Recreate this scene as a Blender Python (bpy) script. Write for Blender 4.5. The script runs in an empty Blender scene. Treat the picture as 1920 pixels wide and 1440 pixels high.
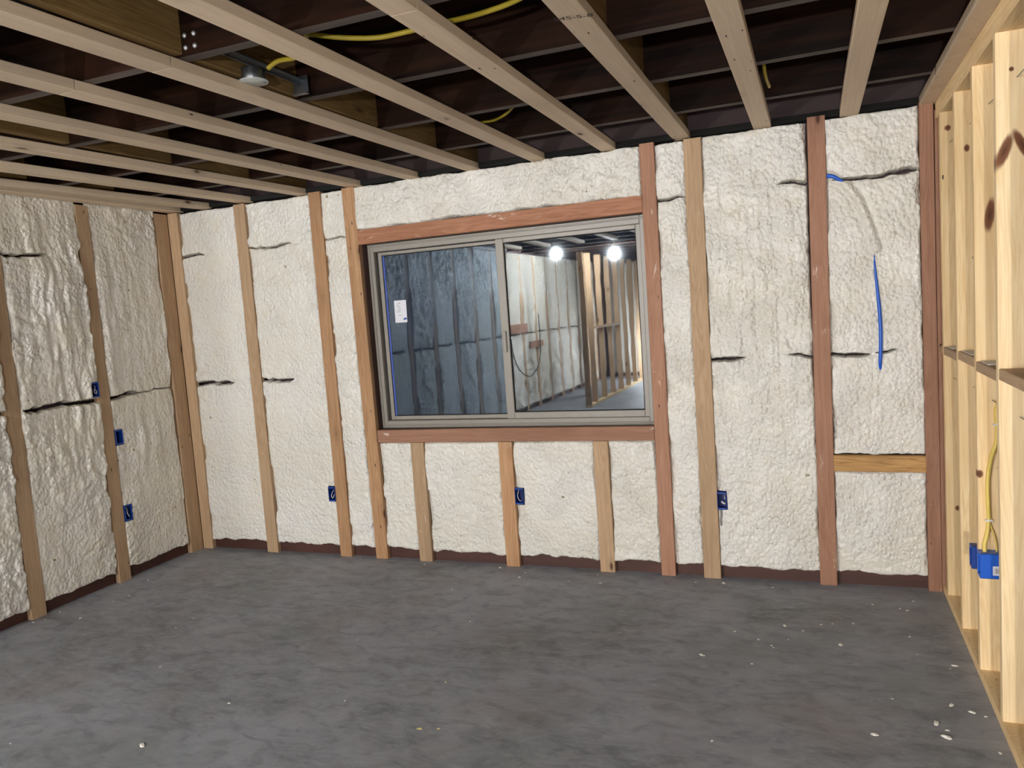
import bpy, math, random
import numpy as np
from mathutils import Matrix, Vector

random.seed(7)
SC = bpy.context.scene
COL = SC.collection

# ------------------------------------------------------------------ camera, world, exposure
cam_data = bpy.data.cameras.new('camera')
cam_data.sensor_fit = 'HORIZONTAL'
cam_data.sensor_width = 36.0
cam_data.lens = 1454.87 / 1920 * 36.0
cam_data.clip_start = 0.02
cam_data.clip_end = 200
camera = bpy.data.objects.new('camera', cam_data)
COL.objects.link(camera)
camera.matrix_world = Matrix((
    (0.929437402, 0.031141728, 0.367663309, 4.24601246),
    (0.362203461, 0.113085435, -0.925213671, -4.34590614),
    (-0.07039011, 0.993097114, 0.093826191, 1.58199972),
    (0, 0, 0, 1)))
SC.camera = camera

world = bpy.data.worlds.new('night_sky')
SC.world = world
world.use_nodes = True
world.node_tree.nodes['Background'].inputs[0].default_value = (0.012, 0.02, 0.045, 1)
world.node_tree.nodes['Background'].inputs[1].default_value = 0.5

SC.view_settings.view_transform = 'Standard'
SC.view_settings.look = 'None'
SC.view_settings.gamma = 1
SC.view_settings.use_curve_mapping = False
SC.view_settings.exposure = 0.0

BULB_SPOTS = [((0.50, -7.1, 2.415), 1.1), ((1.45, -7.0, 2.33), 1.35), ((4.3, -6.6, 1.30), 1.25), ((1.25, -10.6, 0.70), 1.7)]  # last two spots: added fill lamps, kept out of the window reflection
BULB_POWER = 3150.0
BULB_COLOR = (0.98, 0.985, 1.0)

H = 2.44            # underside of the furring strips
ZJ = 2.478          # underside of the red joists
FAR = -12.0         # far end of the space behind the camera
XE = 9.0            # its right side

# ------------------------------------------------------------------ helpers
def link(o, parent=None):
    COL.objects.link(o)
    if parent is not None:
        o.parent = parent
    return o

def obj(name, me, parent=None, mat=None):
    o = bpy.data.objects.new(name, me)
    link(o, parent)
    if mat is not None and me is not None and not me.materials:
        me.materials.append(mat)
    return o

def empty(name, loc=(0, 0, 0)):
    o = bpy.data.objects.new(name, None)
    o.empty_display_size = 0.05
    o.location = loc
    COL.objects.link(o)
    return o

def tag(o, label, cat, group=None):
    o['label'] = label
    o['category'] = cat
    if group:
        o['group'] = group
    return o

def mesh(name, verts, faces, smooth=False):
    me = bpy.data.meshes.new(name)
    me.from_pydata([tuple(v) for v in verts], [], faces)
    me.update()
    if smooth:
        me.polygons.foreach_set('use_smooth', [True] * len(me.polygons))
    return me

BOXF = [(0, 3, 2, 1), (4, 5, 6, 7), (0, 1, 5, 4), (1, 2, 6, 5), (2, 3, 7, 6), (3, 0, 4, 7)]
def boxes(name, lst):
    """several boxes (x0,x1,y0,y1,z0,z1) that make up ONE part"""
    V, F = [], []
    for (x0, x1, y0, y1, z0, z1) in lst:
        b = len(V)
        V += [(x0, y0, z0), (x1, y0, z0), (x1, y1, z0), (x0, y1, z0), (x0, y0, z1), (x1, y0, z1), (x1, y1, z1), (x0, y1, z1)]
        F += [tuple(b + i for i in f) for f in BOXF]
    return mesh(name, V, F)

def bevelled(o, w=0.002, seg=1):
    m = o.modifiers.new('edge', 'BEVEL'); m.width = w; m.segments = seg; m.limit_method = 'ANGLE'
    return o

def tube(name, pts, r, parent=None, mat=None, seg=8, caps=True, res=6):
    """smooth tube along a Catmull-Rom path; r a number or one radius per point"""
    P = [Vector(p) for p in pts]
    R = [r] * len(P) if not hasattr(r, '__len__') else list(r)
    path, rad = [], []
    n = len(P)
    if n == 2:
        path, rad = P, R
    else:
        for i in range(n - 1):
            p0, p1, p2, p3 = P[max(i - 1, 0)], P[i], P[i + 1], P[min(i + 2, n - 1)]
            for k in range(res):
                t = k / res
                path.append(0.5 * ((2 * p1) + (p2 - p0) * t + (2 * p0 - 5 * p1 + 4 * p2 - p3) * t * t + (3 * p1 - p0 - 3 * p2 + p3) * t ** 3))
                rad.append(R[i] * (1 - t) + R[i + 1] * t)
        path.append(P[-1]); rad.append(R[-1])
    V, F = [], []
    up = Vector((0.13, 0.21, 0.97)).normalized()
    for i, p in enumerate(path):
        d = (path[min(i + 1, len(path) - 1)] - path[max(i - 1, 0)]).normalized()
        a = d.cross(up)
        if a.length < 1e-3: a = d.cross(Vector((1, 0, 0)))
        a.normalize(); b = d.cross(a).normalized()
        for k in range(seg):
            t = 2 * math.pi * k / seg
            V.append(p + (a * math.cos(t) + b * math.sin(t)) * rad[i])
    for i in range(len(path) - 1):
        for k in range(seg):
            F.append((i * seg + k, i * seg + (k + 1) % seg, (i + 1) * seg + (k + 1) % seg, (i + 1) * seg + k))
    if caps:
        F.append(tuple(range(seg - 1, -1, -1)))
        F.append(tuple((len(path) - 1) * seg + k for k in range(seg)))
    me = mesh(name, V, F, smooth=True)
    return obj(name, me, parent, mat)

def lathe(name, prof, seg, parent, mat, loc=(0, 0, 0), smooth=True):
    V, F = [], []
    for (r, z) in prof:
        for k in range(seg):
            t = 2 * math.pi * k / seg
            V.append((r * math.cos(t) + loc[0], r * math.sin(t) + loc[1], z + loc[2]))
    for i in range(len(prof) - 1):
        for k in range(seg):
            F.append((i * seg + k, i * seg + (k + 1) % seg, (i + 1) * seg + (k + 1) % seg, (i + 1) * seg + k))
    F.append(tuple(range(seg - 1, -1, -1)))
    F.append(tuple((len(prof) - 1) * seg + k for k in range(seg)))
    return obj(name, mesh(name, V, F, smooth), parent, mat)

# ------------------------------------------------------------------ materials
class NT:
    def __init__(s, name):
        s.m = bpy.data.materials.new(name); s.m.use_nodes = True
        s.t = s.m.node_tree; s.t.nodes.clear()
        s.out = s.t.nodes.new('ShaderNodeOutputMaterial')
    def n(s, typ, **kw):
        nd = s.t.nodes.new('ShaderNode' + typ)
        for k, v in kw.items():
            if k in nd.inputs.keys(): 
                s.set(nd.inputs[k], v)
            else: setattr(nd, k, v)
        return nd
    def set(s, inp, v):
        if isinstance(v, bpy.types.NodeSocket): s.t.links.new(v, inp)
        else:
            if isinstance(v, tuple) and len(v) == 3 and inp.type == 'RGBA': v = v + (1,)
            inp.default_value = v
    def math(s, op, a, b=0.0, clamp=False):
        nd = s.t.nodes.new('ShaderNodeMath'); nd.operation = op; nd.use_clamp = clamp
        s.set(nd.inputs[0], a); s.set(nd.inputs[1], b)
        return nd.outputs[0]
    def mix(s, f, a, b, mode='MIX'):
        nd = s.t.nodes.new('ShaderNodeMix'); nd.data_type = 'RGBA'; nd.blend_type = mode
        s.set(nd.inputs[0], f)
        for i, v in ((6, a), (7, b)): s.set(nd.inputs[i], v)
        return nd.outputs[2]
    def ramp(s, f, stops, interp='LINEAR'):
        nd = s.t.nodes.new('ShaderNodeValToRGB'); nd.color_ramp.interpolation = interp
        e = nd.color_ramp.elements
        while len(e) < len(stops): e.new(0.5)
        for el, (p, c) in zip(e, stops):
            el.position = p; el.color = c if len(c) == 4 else tuple(c) + (1,)
        s.set(nd.inputs[0], f)
        return nd.outputs[0]
    def smooth(s, f, a, b, lo=0.0, hi=1.0):
        nd = s.t.nodes.new('ShaderNodeMapRange'); nd.interpolation_type = 'SMOOTHSTEP'
        s.set(nd.inputs[0], f)
        for i, v in ((1, a), (2, b), (3, lo), (4, hi)): nd.inputs[i].default_value = v
        return nd.outputs[0]
    def noise(s, vec, scale, detail=4, rough=0.55, dist=0.0):
        nd = s.n('TexNoise', Scale=scale, Detail=detail, Roughness=rough, Distortion=dist)
        s.t.links.new(vec, nd.inputs['Vector'])
        return nd.outputs['Fac']
    def mapping(s, vec, scale=(1, 1, 1), loc=(0, 0, 0), rot=(0, 0, 0)):
        nd = s.t.nodes.new('ShaderNodeMapping')
        s.t.links.new(vec, nd.inputs['Vector'])
        s.set(nd.inputs['Location'], loc); s.set(nd.inputs['Rotation'], rot); s.set(nd.inputs['Scale'], scale)
        return nd.outputs[0]
    def obj(s):
        return s.t.nodes.new('ShaderNodeTexCoord').outputs['Object']
    def rnd(s):
        return s.t.nodes.new('ShaderNodeObjectInfo').outputs['Random']
    def pos(s):
        return s.t.nodes.new('ShaderNodeNewGeometry').outputs['Position']
    def bump(s, h, strength, dist, normal=None):
        nd = s.n('Bump', Strength=strength, Distance=dist)
        s.t.links.new(h, nd.inputs['Height'])
        if normal: s.t.links.new(normal, nd.inputs['Normal'])
        return nd.outputs[0]
    def pbr(s, color, rough=0.6, metal=0.0, normal=None, spec=0.5, **kw):
        nd = s.n('BsdfPrincipled')
        s.set(nd.inputs['Base Color'], color); s.set(nd.inputs['Roughness'], rough); s.set(nd.inputs['Metallic'], metal)
        s.set(nd.inputs['Specular IOR Level'], spec)
        for k, v in kw.items(): s.set(nd.inputs[k], v)
        if normal: s.t.links.new(normal, nd.inputs['Normal'])
        s.t.links.new(nd.outputs[0], s.out.inputs[0])
        return s.m

def plain(name, color, rough=0.5, metal=0.0, spec=0.5, var=0.12, scale=30):
    t = NT(name)
    f = t.noise(t.obj(), scale, 4)
    c2 = tuple(c * (1 - var) for c in color)
    c = t.mix(f, c2, tuple(min(1, c * (1 + var)) for c in color))
    return t.pbr(c, rough, metal, spec=spec)

def wood(name, light, dark, knot=(0.09, 0.035, 0.015), knots=(), smear=0.0, rough=0.62, grain=0.55, auto=0.8, vary=0.12):
    """lumber whose length runs along object Z; knots = (x, z, radius, stretch) in object space"""
    t = NT(name)
    o = t.obj(); r = t.rnd()
    off = t.n('CombineXYZ', X=t.math('MULTIPLY', r, 7.3), Y=t.math('MULTIPLY', r, 3.1), Z=t.math('MULTIPLY', r, 41.0)).outputs[0]
    va = t.n('VectorMath', operation='ADD'); t.t.links.new(o, va.inputs[0]); t.t.links.new(off, va.inputs[1])
    v = va.outputs[0]
    g1 = t.noise(t.mapping(v, (55, 55, 1.6)), 1.0, 5, 0.6, 0.6)
    g2 = t.noise(t.mapping(v, (14, 14, 0.9)), 1.0, 3, 0.5, 1.2)
    wav = t.math('FRACT', t.math('MULTIPLY', g2, 9.0))
    wav = t.math('ABSOLUTE', t.math('SUBTRACT', wav, 0.5))
    f = t.math('ADD', t.math('MULTIPLY', g1, 0.75), t.math('MULTIPLY', wav, grain))
    c = t.ramp(f, [(0.28, dark), (0.72, light)])
    big = t.noise(t.mapping(v, (3, 3, 1.1)), 1.0, 2)
    c = t.mix(t.math('MULTIPLY', t.smooth(big, 0.45, 0.75), 0.45), c, tuple(a * 0.72 for a in dark))
    # auto knots
    vo = t.n('TexVoronoi', feature='F1', Scale=1.0)
    t.t.links.new(t.mapping(v, (11, 11, 4.2)), vo.inputs['Vector'])
    sep = t.n('SeparateColor'); t.t.links.new(vo.outputs['Color'], sep.inputs[0])
    has = t.math('GREATER_THAN', sep.outputs[0], auto)
    kf = t.math('MULTIPLY', t.smooth(vo.outputs['Distance'], 0.07, 0.17, 1, 0), has)
    halo = t.math('MULTIPLY', t.math('MULTIPLY', t.smooth(vo.outputs['Distance'], 0.1, 0.42, 1, 0), has), 0.35)
    c = t.mix(halo, c, tuple(a * 0.6 for a in dark))
    c = t.mix(kf, c, knot)
    for (kx, kz, kr, st, tilt) in knots:
        m = t.mapping(o, (1 / kr, 0.0, 1 / (kr * st)), loc=(0, 0, 0))
        sx = t.n('SeparateXYZ'); t.t.links.new(o, sx.inputs[0])
        dx = t.math('SUBTRACT', sx.outputs[0], kx); dz = t.math('SUBTRACT', sx.outputs[2], kz)
        dx = t.math('SUBTRACT', dx, t.math('MULTIPLY', dz, tilt))
        a = t.math('POWER', t.math('ABSOLUTE', t.math('DIVIDE', dx, kr)), 2.0)
        b = t.math('POWER', t.math('ABSOLUTE', t.math('DIVIDE', dz, kr * st)), 2.0)
        d = t.math('ADD', t.math('SQRT', t.math('ADD', a, b)), t.math('MULTIPLY', g1, 0.55))
        c = t.mix(t.smooth(d, 0.85, 1.3, 1, 0), c, t.mix(t.smooth(d, 0.2, 0.9), tuple(q * 0.9 for q in knot), tuple(q * 2.0 for q in knot)))
    # nail and staple marks
    vn = t.n('TexVoronoi', feature='F1', Scale=1.0)
    t.t.links.new(t.mapping(v, (26, 26, 7.5)), vn.inputs['Vector'])
    sn = t.n('SeparateColor'); t.t.links.new(vn.outputs['Color'], sn.inputs[0])
    nf = t.math('MULTIPLY', t.math('LESS_THAN', vn.outputs['Distance'], 0.085), t.math('GREATER_THAN', sn.outputs[1], 0.86))
    c = t.mix(nf, c, (0.05, 0.03, 0.02))
    hs = t.n('HueSaturation', Hue=0.5, Saturation=1.0)
    t.set(hs.inputs['Value'], t.math('ADD', t.math('MULTIPLY', r, 2 * vary), 1 - vary))
    t.t.links.new(c, hs.inputs['Color'])
    c = hs.outputs[0]
    if smear:
        s1 = t.noise(t.mapping(v, (9, 9, 3.0)), 1.0, 6, 0.7, 1.5)
        c = t.mix(t.math('MULTIPLY', t.smooth(s1, 0.74 - smear, 0.80 - smear), 0.7), c, (0.78, 0.70, 0.60))
    n = t.bump(g1, 0.25, 0.0015)
    return t.pbr(c, rough, normal=n, spec=0.3)

M = {}
M['tan'] = wood('tan_lumber', (0.53, 0.365, 0.22), (0.41, 0.265, 0.15), smear=0.10)
M['tan_left'] = wood('brown_tan_lumber', (0.54, 0.37, 0.225), (0.42, 0.265, 0.15), smear=0.06)
M['orange'] = wood('orange_lumber', (0.54, 0.325, 0.175), (0.39, 0.205, 0.095), smear=0.08)
M['red'] = wood('reddish_lumber', (0.42, 0.225, 0.145), (0.32, 0.155, 0.09), smear=0.11)
M['header'] = wood('header_lumber', (0.48, 0.235, 0.135), (0.32, 0.13, 0.065), smear=0.13, auto=0.72)
M['rust'] = wood('rust_lumber', (0.38, 0.20, 0.125), (0.28, 0.135, 0.08), smear=0.10)
M['treated'] = wood('yellow_brown_lumber', (0.52, 0.30, 0.11), (0.30, 0.15, 0.05), grain=0.9)
M['strip'] = wood('furring_lumber', (0.76, 0.61, 0.44), (0.64, 0.50, 0.35), rough=0.6, auto=0.83, grain=0.25)
M['block'] = wood('blocking_lumber', (0.25, 0.155, 0.055), (0.16, 0.09, 0.028), grain=0.6)
YL, YD = (0.87, 0.66, 0.38), (0.74, 0.51, 0.25)
M['pine'] = wood('yellow_pine_lumber', YL, YD, auto=0.86)
M['pine_a'] = wood('pine_stud_face_a', YL, YD, knots=[(-0.012, 2.245, 0.016, 1.1, 0), (0.002, 0.44, 0.013, 1.3, 0)], auto=0.95)
M['pine_b'] = wood('pine_stud_face_b', YL, YD, knots=[(0.0, 2.085, 0.012, 1.4, 0), (0.02, 1.63, 0.008, 1.0, 0)], auto=0.95)
M['pine_c'] = wood('pine_stud_face_c', YL, YD, knots=[(0.008, 1.775, 0.021, 3.4, 0.16), (-0.038, 0.79, 0.014, 1.4, 0), (0.025, 0.815, 0.006, 1.0, 0)], auto=0.95)
M['pine_d'] = wood('pine_stud_face_d', (0.93, 0.74, 0.46), (0.80, 0.58, 0.31), knots=[(-0.022, 1.945, 0.022, 3.0, 0.35), (0.03, 1.955, 0.018, 3.6, -0.45), (0.0, 2.20, 0.009, 1.0, 0.0)], auto=0.95)

def foam_mat(name, a, b, yellow_tone):
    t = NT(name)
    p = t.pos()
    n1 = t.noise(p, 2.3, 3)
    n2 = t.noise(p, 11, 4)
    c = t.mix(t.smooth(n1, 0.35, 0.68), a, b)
    c = t.mix(t.math('MULTIPLY', t.smooth(n2, 0.48, 0.78), 0.5), c, yellow_tone)  # yellower foam tone in random patches
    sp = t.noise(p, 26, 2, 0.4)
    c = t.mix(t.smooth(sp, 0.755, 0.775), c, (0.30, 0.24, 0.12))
    f1 = t.noise(p, 95, 3, 0.5, 0.4)
    vo = t.n('TexVoronoi', feature='SMOOTH_F1', Scale=55.0, Smoothness=0.6)
    t.t.links.new(t.mapping(p, (1, 1, 0.8)), vo.inputs['Vector'])
    h = t.math('SUBTRACT', t.math('MULTIPLY', f1, 0.6), vo.outputs['Distance'])
    h = t.math('MULTIPLY', h, t.smooth(t.noise(p, 4.5, 3), 0.36, 0.68, 0.5, 1.2))
    n = t.bump(h, 1.0, 0.010)
    return t.pbr(c, 0.27, normal=n, spec=0.6)
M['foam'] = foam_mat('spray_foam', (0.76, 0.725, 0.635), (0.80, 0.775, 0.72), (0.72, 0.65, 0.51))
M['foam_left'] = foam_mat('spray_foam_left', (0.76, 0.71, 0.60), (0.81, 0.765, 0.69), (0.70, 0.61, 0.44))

def steel(name, c1, c2, rough=0.35, spec=0.5):
    t = NT(name)
    p = t.pos()
    g = t.noise(t.mapping(p, (0.9, 14, 22)), 1.0, 5, 0.6, 0.8)
    g2 = t.noise(p, 1.7, 3)
    c = t.mix(t.smooth(g, 0.35, 0.7), c1, c2)
    c = t.mix(t.math('MULTIPLY', t.smooth(g2, 0.5, 0.75), 0.6), c, tuple(q * 1.8 for q in c2))
    n = t.bump(g, 0.12, 0.002)
    return t.pbr(c, t.math('ADD', t.math('MULTIPLY', g, 0.3), rough - 0.12), normal=n, spec=spec)
M['joist'] = steel('red_oxide_joist', (0.006, 0.0025, 0.0015), (0.026, 0.0095, 0.0045), 0.55, 0.12)
M['flange'] = steel('dusty_joist_flange', (0.070, 0.052, 0.044), (0.13, 0.105, 0.09), 0.6, 0.2)
M['channel'] = steel('dark_red_channel', (0.055, 0.018, 0.012), (0.075, 0.026, 0.018), 0.55)
M['deck'] = plain('dark_deck', (0.005, 0.005, 0.004), 0.85)
M['sheath'] = plain('dark_wall_sheathing', (0.075, 0.045, 0.045), 0.7)
M['frame'] = plain('taupe_window_frame', (0.30, 0.275, 0.235), 0.38, 0.0, var=0.06)
M['gasket'] = plain('black_gasket', (0.012, 0.012, 0.013), 0.5)
M['blue'] = plain('shaded_blue_plastic', (0.008, 0.048, 0.28), 0.38, var=0.15)  # same box plastic as the bright one, with shade put into the colour
M['blue_bright'] = plain('bright_blue_plastic', (0.012, 0.11, 0.58), 0.38, var=0.12)
M['blue_recess_shade'] = plain('shaded_recess_plastic', (0.006, 0.02, 0.16), 0.5)  # same plastic again, the shade inside the box painted as colour
M['bluefilm'] = plain('blue_protective_film', (0.05, 0.10, 0.42), 0.4)
M['white_wire'] = plain('white_wire', (0.75, 0.72, 0.68), 0.5)
M['yellow'] = plain('yellow_cable_jacket', (0.40, 0.30, 0.02), 0.45)
M['yellow_pale'] = plain('pale_yellow_cable_jacket', (0.78, 0.58, 0.13), 0.45)
M['zinc'] = plain('galvanized_steel', (0.22, 0.235, 0.25), 0.35, 0.9)
M['cover'] = plain('blank_cover_plate', (0.62, 0.64, 0.60), 0.45, 0.25)
M['ink'] = plain('black_ink', (0.02, 0.018, 0.015), 0.7)
M['paper'] = plain('white_paper', (0.80, 0.81, 0.86), 0.6, var=0.03)
M['grey'] = plain('grey_cable_jacket', (0.25, 0.24, 0.22), 0.6)
M['crumb'] = plain('white_foam_crumb', (0.85, 0.82, 0.74), 0.6)
M['crumb_y'] = plain('yellowish_foam_crumb', (0.62, 0.54, 0.25), 0.7)

t = NT('concrete_floor')
p = t.pos()
st = t.noise(t.mapping(p, (1.3, 2.6, 1), rot=(0, 0, 0.35)), 3.0, 9, 0.68, 0.9)
md = t.noise(p, 1.15, 5, 0.55, 0.4)
fn = t.noise(t.mapping(p, (1, 2.6, 1), rot=(0, 0, 0.3)), 21, 6, 0.65)
c = t.ramp(md, [(0.30, (0.165, 0.162, 0.160)), (0.50, (0.240, 0.245, 0.258)), (0.72, (0.33, 0.335, 0.36))])
c = t.mix(t.math('MULTIPLY', t.smooth(st, 0.40, 0.66), 0.6), c, (0.36, 0.355, 0.35))
c = t.mix(t.math('MULTIPLY', t.smooth(st, 0.47, 0.27), 0.6), c, (0.10, 0.097, 0.095))
c = t.mix(t.math('MULTIPLY', t.smooth(fn, 0.45, 0.72), 0.42), c, (0.40, 0.39, 0.37))
sx = t.n('SeparateXYZ'); t.t.links.new(p, sx.inputs[0])
rd = t.noise(t.mapping(p, (1, 1, 1), loc=(3, 7, 0)), 1.9, 4)
c = t.mix(t.math('MULTIPLY', t.smooth(rd, 0.50, 0.70), 0.35), c, (0.26, 0.205, 0.18))
gr = t.noise(t.mapping(p, (1, 1, 1), loc=(13, 2, 0)), 1.4, 4)
c = t.mix(t.math('MULTIPLY', t.smooth(gr, 0.52, 0.68), 0.30), c, (0.16, 0.185, 0.16))
yl = t.noise(t.mapping(p, (1.6, 5, 1), loc=(5, 5, 0), rot=(0, 0, 0.3)), 2.4, 5, 0.7)
c = t.mix(t.math('MULTIPLY', t.smooth(yl, 0.70, 0.78), 0.5), c, (0.38, 0.35, 0.2))
pt = t.noise(t.mapping(p, (1, 1.7, 1), rot=(0, 0, 0.5)), 8.5, 5, 0.6, 0.5)
c = t.mix(t.math('MULTIPLY', t.smooth(pt, 0.50, 0.34), 0.38), c, (0.12, 0.118, 0.118))
c = t.mix(t.math('MULTIPLY', t.smooth(pt, 0.56, 0.70), 0.32), c, (0.40, 0.40, 0.42))
c = t.mix(1.0, c, (0.97, 1.0, 1.055), 'MULTIPLY')
nrm = t.bump(t.math('ADD', fn, st), 0.22, 0.003)
M['floor'] = t.pbr(c, t.math('ADD', t.math('MULTIPLY', st, 0.25), 0.47), normal=nrm, spec=0.4)

def glass(name, tint, refl, haze, hazecol, rough):
    t = NT(name)
    gl = t.n('BsdfGlossy', Color=tint, Roughness=0.0)
    gl2 = t.n('BsdfGlossy', Color=tint, Roughness=rough)
    tr = t.n('BsdfTransparent', Color=(0.55, 0.62, 0.66))
    df = t.n('BsdfDiffuse', Color=hazecol)
    sm = t.noise(t.mapping(t.pos(), (1.5, 1, 2.2)), 3.0, 6, 0.6, 1.0)
    w = t.noise(t.mapping(t.pos(), (1.6, 1, 0.7)), 2.2, 3)
    nb = t.bump(w, 0.02, 0.01)
    for g in (gl, gl2): t.t.links.new(nb, g.inputs['Normal'])
    mx0 = t.n('MixShader', Fac=0.35); t.t.links.new(gl.outputs[0], mx0.inputs[1]); t.t.links.new(gl2.outputs[0], mx0.inputs[2])
    mx1 = t.n('MixShader', Fac=refl); t.t.links.new(tr.outputs[0], mx1.inputs[1]); t.t.links.new(mx0.outputs[0], mx1.inputs[2])
    mx2 = t.n('MixShader'); t.t.links.new(t.math('ADD', t.math('MULTIPLY', t.smooth(sm, 0.45, 0.75), haze), haze * 0.5), mx2.inputs[0])
    t.t.links.new(mx1.outputs[0], mx2.inputs[1]); t.t.links.new(df.outputs[0], mx2.inputs[2])
    t.t.links.new(mx2.outputs[0], t.out.inputs[0])
    return t.m
M['glass'] = glass('window_glass', (0.62, 0.78, 0.95), 0.15, 0.07, (0.16, 0.22, 0.40), 0.05)
M['glass_r'] = glass('window_glass_sash', (0.80, 0.85, 0.88), 0.15, 0.03, (0.25, 0.28, 0.32), 0.03)

t = NT('lit_bulb')
em = t.n('Emission', Color=BULB_COLOR, Strength=BULB_POWER)
t.t.links.new(em.outputs[0], t.out.inputs[0])
M['bulb'] = t.m

# ------------------------------------------------------------------ boards
_bm = {}
def board_mesh(w, th, L, seed, mat, bend=0.002):
    """w along X, th along Y, length along Z from 0 to L, eased edges and a slight crook"""
    rs = random.Random(seed)
    ch = 0.0025
    ring = [(-w / 2 + ch, -th / 2), (w / 2 - ch, -th / 2), (w / 2, -th / 2 + ch), (w / 2, th / 2 - ch),
            (w / 2 - ch, th / 2), (-w / 2 + ch, th / 2), (-w / 2, th / 2 - ch), (-w / 2, -th / 2 + ch)]
    n = max(1, min(8, int(L / 0.3)))
    V, F = [], []
    ph, ph2 = rs.uniform(0, 6), rs.uniform(0, 6)
    for i in range(n + 1):
        z = L * i / n
        e = math.sin(math.pi * i / n)
        bx = bend * math.sin(ph + 2.2 * i / n) * e
        tw = 1 + 0.012 * math.sin(ph2 + i * 1.7) * e
        for (x, y) in ring:
            V.append((x * tw + bx, y, z))
    k = len(ring)
    for i in range(n):
        for j in range(k):
            F.append((i * k + j, i * k + (j + 1) % k, (i + 1) * k + (j + 1) % k, (i + 1) * k + j))
    F.append(tuple(range(k - 1, -1, -1))); F.append(tuple(n * k + j for j in range(k)))
    me = mesh('board', V, F)
    me.materials.append(mat)
    return me

def board(name, p0, p1, w, th, wdir, mat, parent, label=None, seed=None, bend=0.002):
    """board from p0 to p1 (centre line), its width w along wdir"""
    p0, p1 = Vector(p0), Vector(p1)
    z = (p1 - p0); L = z.length; z.normalize()
    x = Vector(wdir); x = (x - z * x.dot(z)).normalized()
    y = z.cross(x)
    me = board_mesh(w, th, L, seed if seed is not None else random.random(), mat, bend)
    o = obj(name, me, parent)
    o.matrix_local = Matrix(((x.x, y.x, z.x, p0.x), (x.y, y.y, z.y, p0.y), (x.z, y.z, z.z, p0.z), (0, 0, 0, 1)))
    if label: o['label'] = label
    return o

# ------------------------------------------------------------------ spray foam relief
def _hash(ix, iy, seed):
    h = (ix.astype(np.int64) * 374761393 + iy.astype(np.int64) * 668265263 + seed * 974634777) & 0xFFFFFFFF
    h = ((h ^ (h >> 13)) * 1274126177) & 0xFFFFFFFF
    h = (h ^ (h >> 16)) & 0xFFFFFFFF
    h = (h * 2246822519) & 0xFFFFFFFF
    h = h ^ (h >> 15)
    return (h & 0xFFFFFF) / float(0xFFFFFF)

def vnoise(x, y, seed):
    ix, iy = np.floor(x), np.floor(y)
    fx, fy = x - ix, y - iy
    fx = fx * fx * (3 - 2 * fx); fy = fy * fy * (3 - 2 * fy)
    a, b = _hash(ix, iy, seed), _hash(ix + 1, iy, seed)
    c, d = _hash(ix, iy + 1, seed), _hash(ix + 1, iy + 1, seed)
    return (a * (1 - fx) + b * fx) * (1 - fy) + (c * (1 - fx) + d * fx) * fy

def fbm(x, y, seed, o=4):
    s, a, n = 0, 0.5, 0
    for i in range(o):
        s = s + a * vnoise(x * 2 ** i, y * 2 ** i, seed + i); n += a; a *= 0.5
    return s / n

def blobs(x, y, seed):
    """rounded lumps: 1 on a lump's top, 0 in the creases"""
    ix, iy = np.floor(x), np.floor(y)
    best = np.full(x.shape, 9.0)
    for dx in (-1, 0, 1):
        for dy in (-1, 0, 1):
            jx, jy = ix + dx, iy + dy
            px = jx + _hash(jx, jy, seed); py = jy + _hash(jx, jy, seed + 51)
            r = 0.75 + 0.5 * _hash(jx, jy, seed + 97)
            d = ((x - px) ** 2 + (y - py) ** 2) / r
            best = np.minimum(best, d)
    return np.clip(1 - 1.9 * best, 0, 1) ** 0.75

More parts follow.
